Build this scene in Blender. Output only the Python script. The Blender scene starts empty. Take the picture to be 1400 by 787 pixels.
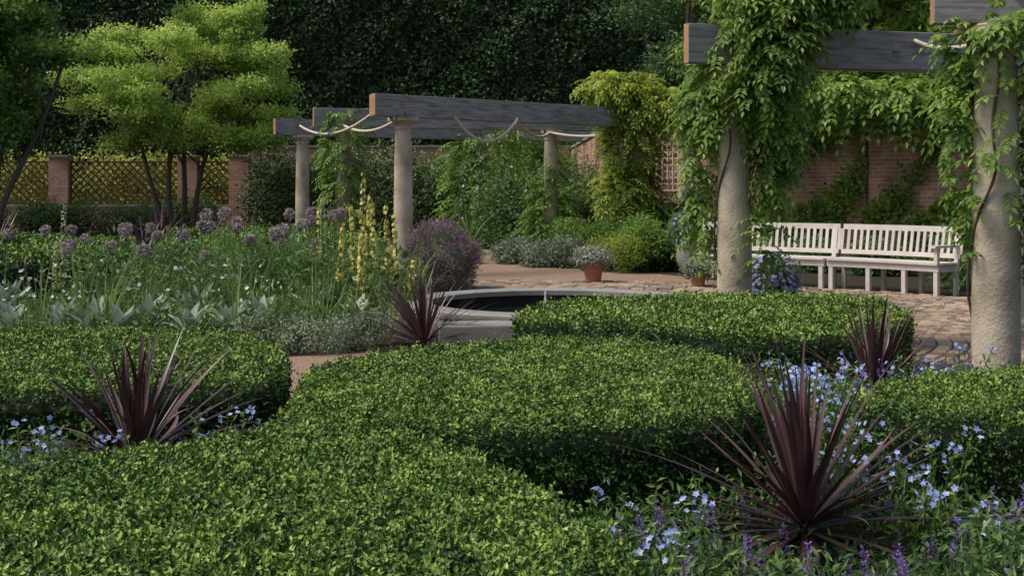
import bpy, math
import numpy as np
from mathutils import Vector
rng=np.random.default_rng(7)
R=math.radians
scene=bpy.context.scene
# ------------------------------------------------------------------ helpers
def norm(a):
    return a/np.maximum(np.linalg.norm(a,axis=-1,keepdims=True),1e-9)
def runit(n): return norm(rng.normal(size=(n,3)))
def nz(x,y,z=0.0,s=1.0):
    x=x*s;y=y*s;z=z*s
    return (np.sin(x*1.0+1.7*np.sin(y*.8+z*.3))+np.sin(y*1.3+1.3*np.sin(z*1.1+x*.7))+np.sin(z*1.2+x*.5-y*.6+2)+np.sin(x*2.3-y*1.9+z*1.7))/4
class Soup:
    def __init__(s): s.v=[];s.t=[];s.q=[];s.tr=[];s.qr=[];s.n=0
    def add(s,v,t=None,q=None,r=0.5):
        v=np.asarray(v,float).reshape(-1,3)
        if t is not None and len(t):
            t=np.asarray(t,int); s.t.append(t+s.n); s.tr.append(np.broadcast_to(np.asarray(r,float),(len(t),)) )
        if q is not None and len(q):
            q=np.asarray(q,int); s.q.append(q+s.n); s.qr.append(np.broadcast_to(np.asarray(r,float),(len(q),)))
        s.v.append(v); s.n+=len(v)
    def build(s,name,mats,smooth=False,parent=None):
        v=np.concatenate(s.v)
        t=np.concatenate(s.t) if s.t else np.zeros((0,3),int)
        q=np.concatenate(s.q) if s.q else np.zeros((0,4),int)
        r=np.concatenate([x for x in (s.tr+s.qr)])
        me=bpy.data.meshes.new(name)
        me.vertices.add(len(v)); me.vertices.foreach_set('co',v.ravel())
        li=np.concatenate([t.ravel(),q.ravel()])
        me.loops.add(len(li)); me.loops.foreach_set('vertex_index',li)
        nf=len(t)+len(q); me.polygons.add(nf)
        st=np.concatenate([np.arange(len(t))*3,len(t)*3+np.arange(len(q))*4])
        me.polygons.foreach_set('loop_start',st)
        me.polygons.foreach_set('use_smooth',np.full(nf,smooth))
        a=me.attributes.new('rnd','FLOAT','FACE'); a.data.foreach_set('value',r.astype(float))
        me.update(calc_edges=True); me.validate()
        if not isinstance(mats,(list,tuple)): mats=[mats]
        for m in mats: me.materials.append(m)
        o=bpy.data.objects.new(name,me); scene.collection.objects.link(o)
        if parent: o.parent=parent
        return o
    def leaves(s,P,D,N,L,W,r,fold=.12,droop=.1):
        n=len(P); D=norm(D); S=norm(np.cross(D,N)); N=norm(np.cross(S,D))
        L=np.broadcast_to(L,(n,)).reshape(n,1); W=np.broadcast_to(W,(n,)).reshape(n,1)
        a=P; b=P+D*L*.45+S*W*.5+N*W*fold; c=P+D*L-N*L*droop; d=P+D*L*.45-S*W*.5+N*W*fold
        V=np.stack([a,b,c,d],1).reshape(-1,3)
        i=np.arange(n)*4
        T=np.stack([np.stack([i,i+1,i+2],1),np.stack([i,i+2,i+3],1)],1).reshape(-1,3)
        s.add(V,t=T,r=np.repeat(np.broadcast_to(r,(n,)),2))
    def sprigs(s,P,N,k,L,W,r,spread=.8,jit=.015):
        n=len(P)
        PP=np.repeat(P,k,0)+rng.normal(size=(n*k,3))*jit
        NN=np.repeat(N,k,0); D=norm(NN*.6+runit(n*k)*spread)
        NM=norm(NN+runit(n*k)*.7)
        rr=np.clip(np.repeat(r,k)+rng.normal(size=n*k)*.13,0,1)
        s.leaves(PP,D,NM,L*rng.uniform(.7,1.3,n*k),W*rng.uniform(.7,1.3,n*k),rr)
    def tube(s,path,rad,n=8,r=.5,cap=True):
        path=np.asarray(path,float); m=len(path); rad=np.broadcast_to(rad,(m,))
        tg=norm(np.gradient(path,axis=0)); up=np.array([0,0,1.0]) if abs(tg[:,2]).mean()<.8 else np.array([1.0,.1,0])
        S=norm(np.cross(tg,up)); U=norm(np.cross(S,tg))
        a=np.linspace(0,2*np.pi,n,endpoint=False)
        V=path[:,None]+rad[:,None,None]*(S[:,None]*np.cos(a)[None,:,None]+U[:,None]*np.sin(a)[None,:,None])
        q=[]
        for i in range(m-1):
            for j in range(n):
                k=(j+1)%n; q.append((i*n+j,i*n+k,(i+1)*n+k,(i+1)*n+j))
        s.add(V.reshape(-1,3),q=q,r=r)
    def box(s,c,ax,half,r=.5):
        c=np.asarray(c,float); A=[np.asarray(a,float)*h for a,h in zip(ax,half)]
        V=[c+sx*A[0]+sy*A[1]+sz*A[2] for sx in(-1,1) for sy in(-1,1) for sz in(-1,1)]
        s.add(V,q=[(0,1,3,2),(4,6,7,5),(0,4,5,1),(2,3,7,6),(0,2,6,4),(1,5,7,3)],r=r)
    def lathe(s,prof,c,n=28,r=.5):
        prof=np.asarray(prof,float); m=len(prof); a=np.linspace(0,2*np.pi,n,endpoint=False)
        V=np.zeros((m,n,3)); V[...,0]=c[0]+prof[:,0:1]*np.cos(a); V[...,1]=c[1]+prof[:,0:1]*np.sin(a); V[...,2]=c[2]+prof[:,1:2]
        q=[(i*n+j,i*n+(j+1)%n,(i+1)*n+(j+1)%n,(i+1)*n+j) for i in range(m-1) for j in range(n)]
        s.add(V.reshape(-1,3),q=q,r=r)
def box_axes(d):
    d=norm(np.array([d[0],d[1],0.0])); return d,np.array([-d[1],d[0],0]),np.array([0,0,1.0])
def empty(name,loc=(0,0,0)):
    e=bpy.data.objects.new(name,None); scene.collection.objects.link(e); e.empty_display_size=.1; return e
# ------------------------------------------------------------------ materials
def newmat(name):
    m=bpy.data.materials.new(name); m.use_nodes=True; nt=m.node_tree; nt.nodes.clear()
    o=nt.nodes.new('ShaderNodeOutputMaterial'); return m,nt,o
def ramp(nt,fac,cols,pos=None):
    r=nt.nodes.new('ShaderNodeValToRGB'); e=r.color_ramp.elements
    if pos is None: pos=[i/(len(cols)-1) for i in range(len(cols))]
    while len(e)<len(cols): e.new(.5)
    for i,(c,p) in enumerate(zip(cols,pos)): e[i].position=p; e[i].color=(*c,1)
    nt.links.new(fac,r.inputs[0]); return r.outputs[0]
def noise(nt,scale,detail=4,vec=None,rough=.6):
    n=nt.nodes.new('ShaderNodeTexNoise'); n.inputs['Scale'].default_value=scale; n.inputs['Detail'].default_value=detail; n.inputs['Roughness'].default_value=rough
    if vec is None:
        g=nt.nodes.new('ShaderNodeNewGeometry'); vec=g.outputs['Position']
    nt.links.new(vec,n.inputs['Vector']); return n.outputs[0]
def mulc(nt,a,b,f=1.0,mode='MULTIPLY'):
    m=nt.nodes.new('ShaderNodeMixRGB'); m.blend_type=mode; m.inputs[0].default_value=f
    nt.links.new(a,m.inputs[1]); nt.links.new(b,m.inputs[2]); return m.outputs[0]
def leafmat(name,cols,transl=.3,rough=.5,var=3.0,spec=.35,gain=1.0):
    cols=[tuple(min(.9,c*gain) for c in k) for k in cols]
    m,nt,o=newmat(name)
    at=nt.nodes.new('ShaderNodeAttribute'); at.attribute_name='rnd'
    c=ramp(nt,at.outputs['Fac'],cols)
    v=ramp(nt,noise(nt,var,1),[(.7,.74,.72),(1.12,1.08,1.0)],[.35,.65])
    c=mulc(nt,c,v)
    p=nt.nodes.new('ShaderNodeBsdfPrincipled'); p.inputs['Roughness'].default_value=rough
    p.inputs['Specular IOR Level'].default_value=spec
    nt.links.new(c,p.inputs['Base Color'])
    if transl<=0:
        nt.links.new(p.outputs[0],o.inputs[0]); return m
    t=nt.nodes.new('ShaderNodeBsdfTranslucent'); g=nt.nodes.new('ShaderNodeHueSaturation'); g.inputs['Value'].default_value=1.5; g.inputs['Hue'].default_value=.495
    nt.links.new(c,g.inputs['Color']); nt.links.new(g.outputs[0],t.inputs[0])
    x=nt.nodes.new('ShaderNodeMixShader'); x.inputs[0].default_value=transl
    nt.links.new(p.outputs[0],x.inputs[1]); nt.links.new(t.outputs[0],x.inputs[2]); nt.links.new(x.outputs[0],o.inputs[0])
    return m
def solid(name,cols,scale=8,rough=.8,bump=.0,bscale=40,attr=0,spec=.3,detail=6,pos=None,stretch=None):
    m,nt,o=newmat(name)
    vec=None
    if stretch:
        tc=nt.nodes.new('ShaderNodeTexCoord'); mp=nt.nodes.new('ShaderNodeMapping'); mp.inputs['Scale'].default_value=stretch
        nt.links.new(tc.outputs['Object'],mp.inputs[0]); vec=mp.outputs[0]
    c=ramp(nt,noise(nt,scale,detail,vec),cols,pos)
    if attr:
        at=nt.nodes.new('ShaderNodeAttribute'); at.attribute_name='rnd'
        c=mulc(nt,c,ramp(nt,at.outputs['Fac'],[(1-attr,)*3,(1+attr,1+attr*.85,1+attr*.7)]))
    p=nt.nodes.new('ShaderNodeBsdfPrincipled'); p.inputs['Roughness'].default_value=rough; p.inputs['Specular IOR Level'].default_value=spec
    nt.links.new(c,p.inputs['Base Color'])
    if bump:
        b=nt.nodes.new('ShaderNodeBump'); b.inputs['Strength'].default_value=bump; b.inputs['Distance'].default_value=.02
        nt.links.new(noise(nt,bscale,5,vec),b.inputs['Height']); nt.links.new(b.outputs[0],p.inputs['Normal'])
    nt.links.new(p.outputs[0],o.inputs[0]); return m
def brickmat(name):
    m,nt,o=newmat(name)
    tc=nt.nodes.new('ShaderNodeTexCoord'); b=nt.nodes.new('ShaderNodeTexBrick')
    nt.links.new(tc.outputs['UV'],b.inputs['Vector'])
    b.inputs['Scale'].default_value=1; b.inputs['Brick Width'].default_value=.225; b.inputs['Row Height'].default_value=.075
    b.inputs['Mortar Size'].default_value=.007; b.inputs['Color1'].default_value=(.52,.25,.165,1); b.inputs['Color2'].default_value=(.31,.175,.13,1); b.inputs['Mortar'].default_value=(.48,.42,.36,1)
    c=mulc(nt,b.outputs[0],ramp(nt,noise(nt,1.5,6),[(.55,.52,.52),(1.2,1.15,1.1)],[.3,.7]))
    p=nt.nodes.new('ShaderNodeBsdfPrincipled'); p.inputs['Roughness'].default_value=.9
    nt.links.new(c,p.inputs['Base Color'])
    bp=nt.nodes.new('ShaderNodeBump'); bp.inputs['Strength'].default_value=.5; bp.inputs['Distance'].default_value=.01; bp.invert=True
    nt.links.new(b.outputs['Fac'],bp.inputs['Height']); nt.links.new(bp.outputs[0],p.inputs['Normal'])
    nt.links.new(p.outputs[0],o.inputs[0]); return m
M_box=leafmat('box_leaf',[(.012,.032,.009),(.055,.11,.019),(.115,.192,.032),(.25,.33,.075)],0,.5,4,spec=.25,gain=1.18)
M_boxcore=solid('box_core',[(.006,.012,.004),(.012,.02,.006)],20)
M_vine=leafmat('vine_leaf',[(.03,.07,.014),(.085,.16,.028),(.15,.245,.045),(.25,.33,.075)],.38,.45,2,gain=1.25)
M_vinebright=leafmat('vine_young_leaf',[(.06,.11,.015),(.15,.22,.028),(.28,.34,.05),(.42,.45,.10)],.45,.45,2,gain=1.2)
M_beyond=leafmat('garden_beyond_leaf',[(.06,.09,.015),(.13,.17,.028),(.22,.26,.045),(.30,.33,.08)],.3,.5,2,gain=1.3)  # light tones put sunlight into the colour of foliage behind the trellis
M_acer=leafmat('maple_leaf',[(.07,.12,.025),(.16,.24,.05),(.25,.34,.08),(.36,.43,.12)],.45,.5,.8,gain=1.5)
M_dark=leafmat('dark_leaf',[(.008,.022,.009),(.026,.053,.018),(.055,.095,.032),(.1,.15,.06)],0,.45,.6,spec=.25,gain=1.45)
M_mid=leafmat('shrub_leaf',[(.018,.045,.016),(.055,.108,.03),(.105,.172,.05),(.18,.26,.09)],.28,.5,2,gain=1.4)
M_grey=leafmat('grey_leaf',[(.08,.11,.065),(.15,.185,.12),(.24,.28,.19),(.36,.40,.31)],.15,.7,3,gain=1.25)
M_silver=leafmat('silver_leaf',[(.16,.21,.15),(.27,.33,.26),(.38,.44,.37)],.15,.7,3,gain=1.1)
M_grass=leafmat('grass_leaf',[(.05,.10,.025),(.13,.20,.05),(.26,.31,.12)],.3,.5,3,gain=1.1)
M_blue=leafmat('plumbago_petal',[(.27,.34,.75),(.38,.46,.85),(.58,.63,.88)],.3,.6,9)
M_purple=leafmat('purple_petal',[(.11,.05,.24),(.21,.12,.40),(.33,.2,.54)],.3,.6,9)
M_violet=leafmat('violet_petal',[(.24,.20,.55),(.38,.34,.74),(.52,.48,.84)],.3,.6,9)
M_allium=leafmat('allium_petal',[(.19,.15,.155),(.31,.25,.27),(.45,.38,.41)],.2,.7,9,gain=1.1)
M_catmint=leafmat('purple_haze',[(.08,.07,.05),(.17,.11,.14),(.27,.17,.25)],.2,.7,5,gain=1.2)
M_yellow=leafmat('yellow_petal',[(.58,.48,.08),(.76,.66,.17),(.8,.74,.36)],.3,.6,9)
M_white=leafmat('white_petal',[(.5,.52,.45),(.7,.7,.66),(.8,.8,.78)],.3,.6,9)
M_cord=leafmat('cordyline_leaf',[(.022,.013,.014),(.05,.022,.026),(.095,.044,.048),(.16,.088,.088)],0,.35,6,.5)
M_bark=solid('bark',[(.06,.05,.036),(.15,.12,.09)],12,.9,.6,30)
M_stone=solid('sandstone',[(.28,.225,.16),(.44,.37,.275),(.55,.475,.37)],3.2,.85,.5,45,pos=[.32,.5,.72])
M_coping=solid('pool_coping',[(.15,.143,.125),(.32,.305,.27)],6,.7,.3,50)
M_wet=solid('pool_wet_stone',[(.02,.02,.017),(.05,.048,.04)],6,.5,.3,50)
M_wood=solid('weathered_oak',[(.11,.106,.10),(.25,.243,.232),(.38,.37,.355)],3,.8,.4,30,stretch=(1,1,9),pos=[.3,.5,.75])
M_woodend=solid('cut_oak',[(.26,.14,.07),(.44,.27,.15)],9,.8,.3,30)
M_bench=solid('silvered_teak',[(.36,.33,.30),(.53,.49,.45),(.63,.59,.55)],7,.75,.2,60,attr=.16)
M_rope=solid('rope',[(.46,.40,.30),(.68,.62,.50)],60,.9,.8,140)
M_terra=solid('terracotta',[(.34,.13,.065),(.5,.21,.11)],9,.85,.2,60)
M_urn=solid('urn_stone',[(.17,.16,.14),(.32,.30,.26)],8,.85,.3,40)
M_brick=brickmat('brick')
M_sett=solid('paving_sett',[(.18,.138,.105),(.35,.27,.205)],5,.8,.3,60,attr=.5)
M_mortar=solid('mortar_sand',[(.035,.03,.022),(.08,.066,.05)],14,.95,.4,80)
M_gravel=solid('gravel',[(.12,.08,.055),(.27,.18,.125),(.40,.30,.22)],45,.95,.8,90,detail=8,pos=[.3,.5,.72])
M_soil=solid('soil',[(.014,.011,.008),(.045,.034,.022)],12,.95,.8,30)
M_lattice=solid('trellis_wood',[(.09,.035,.025),(.16,.07,.05)],12,.8,.2,40)
M_lattice2=solid('pink_trellis',[(.46,.33,.27),(.62,.47,.39)],12,.8,.2,40)
M_lawn=solid('lawn_grass',[(.10,.15,.03),(.18,.22,.05)],3,.9,.6,30)  # sunlit look of this lawn is painted in by its light colour
def watermat():
    m,nt,o=newmat('pool_water'); p=nt.nodes.new('ShaderNodeBsdfPrincipled')
    p.inputs['Base Color'].default_value=(.010,.014,.010,1); p.inputs['Roughness'].default_value=.03; p.inputs['Specular IOR Level'].default_value=.5
    b=nt.nodes.new('ShaderNodeBump'); b.inputs['Strength'].default_value=.05; b.inputs['Distance'].default_value=.01
    nt.links.new(noise(nt,6,2),b.inputs['Height']); nt.links.new(b.outputs[0],p.inputs['Normal']); nt.links.new(p.outputs[0],o.inputs[0]); return m
M_water=watermat()
# ------------------------------------------------------------------ ground sheets
def sheet(name,pts,z,mat):
    me=bpy.data.meshes.new(name); me.from_pydata([(x,y,z) for x,y in pts],[],[tuple(range(len(pts)))]); me.materials.append(mat)
    o=bpy.data.objects.new(name,me); scene.collection.objects.link(o); return o
sheet('ground',[(-300,-100),(300,-100),(300,400),(-300,400)],0,M_soil)
sheet('lawn',[(-40,40.6),(-8,40.6),(-8,46),(-40,46)],.006,M_lawn)
sheet('gravel_path',[(-9,8.95),(-2.2,8.9),(-1.35,8.2),(-1.25,6.9),(-1.0,6.9),(-.8,7.4),(0,8.5),(.6,8.6),(0,9.6),(.5,11.3),(-1.3,11.3),(-2.2,10.9),(-9,10.9)],.004,M_gravel)
sheet('gravel_path',[(-1.4,18.2),(-.6,18.2),(3,18.8),(3.4,19.5),(2.4,21),(1.2,21.6),(1.0,25),(0.4,31),(-3,31),(-2.2,24),(-1.1,21.6)],.005,M_gravel)
PC=np.array([.45,13.0])
sheet('paving_bed',[(PC[0]+6.45*math.cos(t),PC[1]+6.45*math.sin(t)) for t in np.linspace(R(-40),R(105),60)]+[(PC[0]-1.5,PC[1]+1),(PC[0]-1.3,PC[1]-1.7),(PC[0]+.2,PC[1]-1.9)],.009,M_mortar)
s=Soup(); w=.14
r=1.58
while r<6.4:
    n=int(2*np.pi*(r+.06)/.2); off=rng.random()
    for i in range(n):
        a0=(i+off)/n*2*np.pi; a1=a0+2*np.pi/n
        am=(a0+a1)/2
        dg=math.degrees(am)%360
        if not(dg<102 or dg>322) : continue
        g=.010/r; z=.026+rng.normal()*.004
        v=[]
        for (rr,aa,zz) in [(r,a0+g,.009),(r+w-.014,a0+g,.009),(r+w-.014,a1-g,.009),(r,a1-g,.009),(r+.010,a0+2*g,z),(r+w-.026,a0+2*g,z),(r+w-.026,a1-2*g,z),(r+.010,a1-2*g,z)]:
            v.append((PC[0]+rr*math.cos(aa),PC[1]+rr*math.sin(aa),zz))
        s.add(v,q=[(4,5,6,7),(0,1,5,4),(1,2,6,5),(2,3,7,6),(3,0,4,7)],r=rng.random())
    r+=w
s.build('stone_sett_paving',M_sett)
pool=empty('round_pool')
s=Soup(); s.lathe([(1.50,.009),(1.50,.23),(1.55,.235),(1.56,.25),(1.56,.295),(1.545,.31),(1.295,.31),(1.28,.30),(1.28,.25)],(PC[0],PC[1],0),n=96)
s.build('coping',M_coping,True,pool).modifiers.new('e','EDGE_SPLIT').split_angle=R(40)
s=Soup(); s.lathe([(1.281,.249),(1.31,.24),(1.31,.0)],(PC[0],PC[1],0),n=96); s.build('basin_wall',M_wet,True,pool)
s=Soup(); s.lathe([(0.001,.13),(1.33,.13)],(PC[0],PC[1],0),n=64); s.build('water',M_water,True,pool)
s=Soup(); s.lathe([(.001,.14),(.05,.14),(.045,.19),(.02,.21),(.016,.26),(.03,.29),(.033,.32),(.016,.35),(.012,.39),(.016,.41),(.007,.44),(.001,.45)],(PC[0]-.12,PC[1]-.45,0),n=20); s.build('fountain_spout',solid('pale_stone',[(.3,.3,.32),(.5,.5,.52)]),True,pool)
s=Soup(); ax=box_axes((1,.15)); s.box((-.25,11.35,.13),ax,(.42,.2,.13)); o=s.build('stone_step',M_coping); b=o.modifiers.new('b','BEVEL'); b.width=.015; b.segments=2
# ------------------------------------------------------------------ hedges
def chaikin(p,k=3):
    p=np.array(p,float)
    for _ in range(k):
        q=np.roll(p,-1,0); p=np.stack([.75*p+.25*q,.25*p+.75*q],1).reshape(-1,2)
    return p
def inside(P,poly):
    x,y=P[:,0],P[:,1]; res=np.zeros(len(P),bool); q=np.roll(poly,-1,0)
    for (x1,y1),(x2,y2) in zip(poly,q):
        c=((y1>y)!=(y2>y)); xi=(x2-x1)*(y-y1)/(y2-y1+1e-12)+x1
        res^=c&(x<xi)
    return res
def bdist(P,poly):
    d=np.full(len(P),1e9); q=np.roll(poly,-1,0)
    for A,B in zip(poly,q):
        ab=B-A; t=np.clip(((P-A)@ab)/(ab@ab+1e-12),0,1); d=np.minimum(d,np.linalg.norm(P-(A+t[:,None]*ab),axis=1))
    return d
def area(p):
    q=np.roll(p,-1,0); return .5*np.sum(p[:,0]*q[:,1]-q[:,0]*p[:,1])
def samp(poly,n):
    lo=poly.min(0); hi=poly.max(0); out=[]; c=0
    while c<n:
        P=rng.uniform(lo,hi,(n*2,2)); P=P[inside(P,poly)]; out.append(P); c+=len(P)
    return np.concatenate(out)[:n]
def hedge(name,pts,H=.5,dens=1100,k=8,L=.02,W=.012,rr=.07,lump=.022,smooth=3,fs=1.0):
    poly=chaikin(pts,smooth)
    if area(poly)<0: poly=poly[::-1]
    A=area(poly); s=Soup()
    n=int(A*dens); P=samp(poly,n); d=bdist(P,poly)
    e=np.clip(1-d/rr,0,1); drop=rr*(1-np.sqrt(np.clip(1-e*e,0,1)))
    wx=P[:,0]+.09*nz(P[:,1],P[:,0],3,8)+.03*nz(P[:,1],P[:,0],6,31); wy=P[:,1]+.09*nz(P[:,0],P[:,1],8,8)+.03*nz(P[:,0],P[:,1],2,27)
    lp=nz(wx,wy,0,22*fs)*.6+nz(wx+3,wy,1,57*fs)*.5
    big=nz(wx,wy,2,4.3)
    z=H-drop+lp*lump+big*.012+rng.normal(size=n)*.007
    N=norm(np.stack([nz(P[:,0],P[:,1],5,30)*.5,nz(P[:,1],P[:,0],7,30)*.5,np.ones(n)],1))
    PP=np.column_stack([P,z])
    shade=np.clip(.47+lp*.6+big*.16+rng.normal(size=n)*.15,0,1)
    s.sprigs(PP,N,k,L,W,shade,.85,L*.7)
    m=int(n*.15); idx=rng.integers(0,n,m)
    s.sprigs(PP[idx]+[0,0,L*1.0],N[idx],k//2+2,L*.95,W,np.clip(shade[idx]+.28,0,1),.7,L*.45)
    q=np.roll(poly,-1,0); seg=q-poly; sl=np.linalg.norm(seg,axis=1); per=sl.sum()
    m=int(per*H*dens*.85); ii=rng.choice(len(poly),m,p=sl/per); t=rng.random(m)
    B=poly[ii]+seg[ii]*t[:,None]; T=seg[ii]/sl[ii][:,None]; NO=np.stack([T[:,1],-T[:,0]],1)
    zz=rng.random(m)*(H-rr*.5)
    off=nz(B[:,0],B[:,1],zz,22)*lump*.9+rng.normal(size=m)*.006-.012
    PP=np.column_stack([B+NO*off[:,None],zz]); N=norm(np.column_stack([NO,np.full(m,.05)]))
    shade=np.clip(.13+off*7+.14*(zz/H)+rng.normal(size=m)*.1,0,1)  # shade of the hedge faces painted into side leaves, deepest at the bottom
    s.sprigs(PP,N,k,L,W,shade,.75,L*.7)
    pn=norm(np.roll(poly,-1,0)-np.roll(poly,1,0)); inn=np.stack([-pn[:,1],pn[:,0]],1)
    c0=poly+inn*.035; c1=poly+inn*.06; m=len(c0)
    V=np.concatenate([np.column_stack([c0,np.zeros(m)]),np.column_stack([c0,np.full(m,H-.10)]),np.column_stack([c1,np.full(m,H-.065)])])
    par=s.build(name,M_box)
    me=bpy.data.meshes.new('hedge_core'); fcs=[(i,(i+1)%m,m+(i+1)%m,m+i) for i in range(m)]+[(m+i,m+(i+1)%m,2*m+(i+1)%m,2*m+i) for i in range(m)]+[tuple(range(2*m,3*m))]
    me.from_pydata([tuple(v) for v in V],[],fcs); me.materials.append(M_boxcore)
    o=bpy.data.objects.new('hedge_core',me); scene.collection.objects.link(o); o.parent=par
    return par
hedge('box_hedge',[(-3.2,4.45),(-1.82,4.5),(-1.4,4.7),(-1.05,5.05),(-.98,5.4),(-.98,5.93),(-1.09,6.6),(-1.0,7.1),(-.6,7.65),(0,8.1),(.47,8.18),(.9,7.9),(1.17,7.3),(1.24,6.6),(1.15,5.9),(.95,5.45),(.6,5.3),(.18,5.15),(-.2,5.1),(-.42,5.2),(-.42,5.05),(-.16,4.7),(.1,4.15),(.26,3.75),(.33,3.45),(.32,3.1),(.15,2.4),(-3.2,2.4)],.5,1950,8,.0195,.0115,.03,.034)
hedge('box_hedge',[(-1.22,7.0),(-1.2,6.5),(-1.55,6.25),(-2.4,6.05),(-5,6.0),(-5.5,8.8),(-3.4,8.6),(-2.8,8.8),(-1.95,8.6),(-1.42,7.8)],.5,1200,7,.022,.0135,.03,.026,2)
hedge('box_hedge',[(0.0,9.2),(.1,10.2),(.6,10.9),(1.33,11.2),(2.03,11.3),(2.67,11.3),(3.15,10.9),(3.02,9.6),(2.65,8.9),(2.1,8.35),(1.6,8.1),(1.25,8.4),(.8,8.85),(.3,9.0)],.5,850,6,.028,.017,.035,.026)
hedge('box_hedge',[(1.5,5.6),(1.68,6.05),(2.1,6.4),(2.7,6.7),(4.2,6.8),(4.2,4.9),(2.6,5.05),(2.05,5.15),(1.65,5.28)],.53,1600,8,.0195,.012,.03,.028,2)
for pts,H in [([(-10,14.3),(-4.9,14.2),(-4.6,14.6),(-4.6,16),(-4.9,16.6),(-10,16.6)],.64),([(-7.4,19),(-5.8,19),(-5.8,21),(-7.4,21)],.55),([(-5.3,18.4),(-4.2,18.3),(-4.1,20.5),(-5.3,20.5)],.55),([(-2.6,19),(-2.1,19),(-2.1,21.5),(-3.4,22.5),(-5,22.5),(-5,21.5),(-3,21)],.55),([(-12,22),(-8,22),(-8,23.5),(-12,23.5)],.5),([(-7,25),(-3.4,25.4),(-3.4,26.6),(-7,26.4)],.5)]:
    hedge('box_hedge',pts,H,260,6,.05,.032,.06,.03,1,.5)
# ------------------------------------------------------------------ pergola
perg=empty('garden_pergola')
def column(x,y,H=2.55,k=1.0):
    c=(x,y,0); s=Soup()
    s.lathe([(.20*k,.10),(.20*k,.14),(.19*k,.17),(.165*k,.185),(.16*k,.2),(.155*k,.24),(.156*k,.7),(.152*k,1.3),(.14*k,2.0),(.128*k,H-.22),(.128*k,H-.20),(.142*k,H-.192),(.146*k,H-.18),(.142*k,H-.168),(.128*k,H-.16),(.128*k,H-.12),(.14*k,H-.115),(.155*k,H-.09),(.178*k,H-.065),(.18*k,H-.06)],c,n=36)
    o=s.build('column_shaft',M_stone,True,perg); o.modifiers.new('e','EDGE_SPLIT').split_angle=R(50)
    s=Soup(); ax=box_axes((1,.6)); s.box((x,y,.05),ax,(.21*k,.21*k,.051)); s.box((x,y,H-.03),ax,(.19*k,.19*k,.0295))
    o=s.build('column_plinth_and_abacus',M_stone,False,perg); b=o.modifiers.new('b','BEVEL'); b.width=.008; b.segments=2
cols=dict(A=(3.23,8.54),B=(2.02,11.62),G=(4.85,12.45),C=(-1.75,20.6),V=(-3.2,24.25),E=(-4.65,28.4),K=(-.7,31.5),D=(.78,25.7),F=(2.3,24.3),Q=(3.45,25.35))
for k,(x,y) in cols.items(): column(x,y)
def beam(p,q,z0=2.55,h=.35,th=.1,sep=.11):
    p=np.array(p,float); q=np.array(q,float); d,n,u=box_axes(q-p); L=np.linalg.norm(q-p)
    for sgn,sh in((-1,0.0),(1,.12)):
        s=Soup(); c=(p+q)/2+n[:2]*sgn*sep+d[:2]*sh
        s.box((c[0],c[1],z0+h/2+.001),(d,n,u),(L/2,th/2,h/2))
        o=s.build('beam',[M_wood,M_woodend],False,perg)
        for i in (0,1): o.data.polygons[i].material_index=1
        b=o.modifiers.new('b','BEVEL'); b.width=.006; b.segments=2
        t=Soup()
        for e in (.55,L-.6,L*.5):
            cc=p+d[:2]*e-n[:2]*(sep+th/2+.012); t.box((cc[0],cc[1],z0+h*.55),(d,n,u),(.028,.014,.028))
        if sgn<0: t.build('bolt',M_woodend,False,perg)
beam((1.50,11.38),(5.5,12.62)); beam((2.80,8.62),(7.2,8.3)); beam((-2.25,20.15),(3.85,25.75)); beam((-3.75,24.0),(2.5,26.35)); beam((-5.25,28.0),(-.1,32.1)); beam((.1,32),(6,34.5))
def rope(p,q,sag,rad=.026):
    p=np.array(p,float);q=np.array(q,float); t=np.linspace(0,1,24)[:,None]
    path=p+(q-p)*t; path[:,2]-=(4*t*(1-t))[:,0]*sag
    s=Soup(); s.tube(path,rad,8); s.build('rope_swag',M_rope,True,perg)
rope((-4.65,28.1,2.75),(-2.15,20.1,2.62),.26); rope((-.95,21.05,2.60),(.1,22.0,2.60),.40); rope((.1,22.1,2.6),(.75,25.4,2.5),.18)
rope((.75,25.4,2.5),(2.2,24.1,2.5),.1); rope((3.75,11.9,2.82),(3.3,8.3,2.55),.12,.02); rope((-3.2,24,2.6),(-1.7,20.3,2.6),.2)
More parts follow.
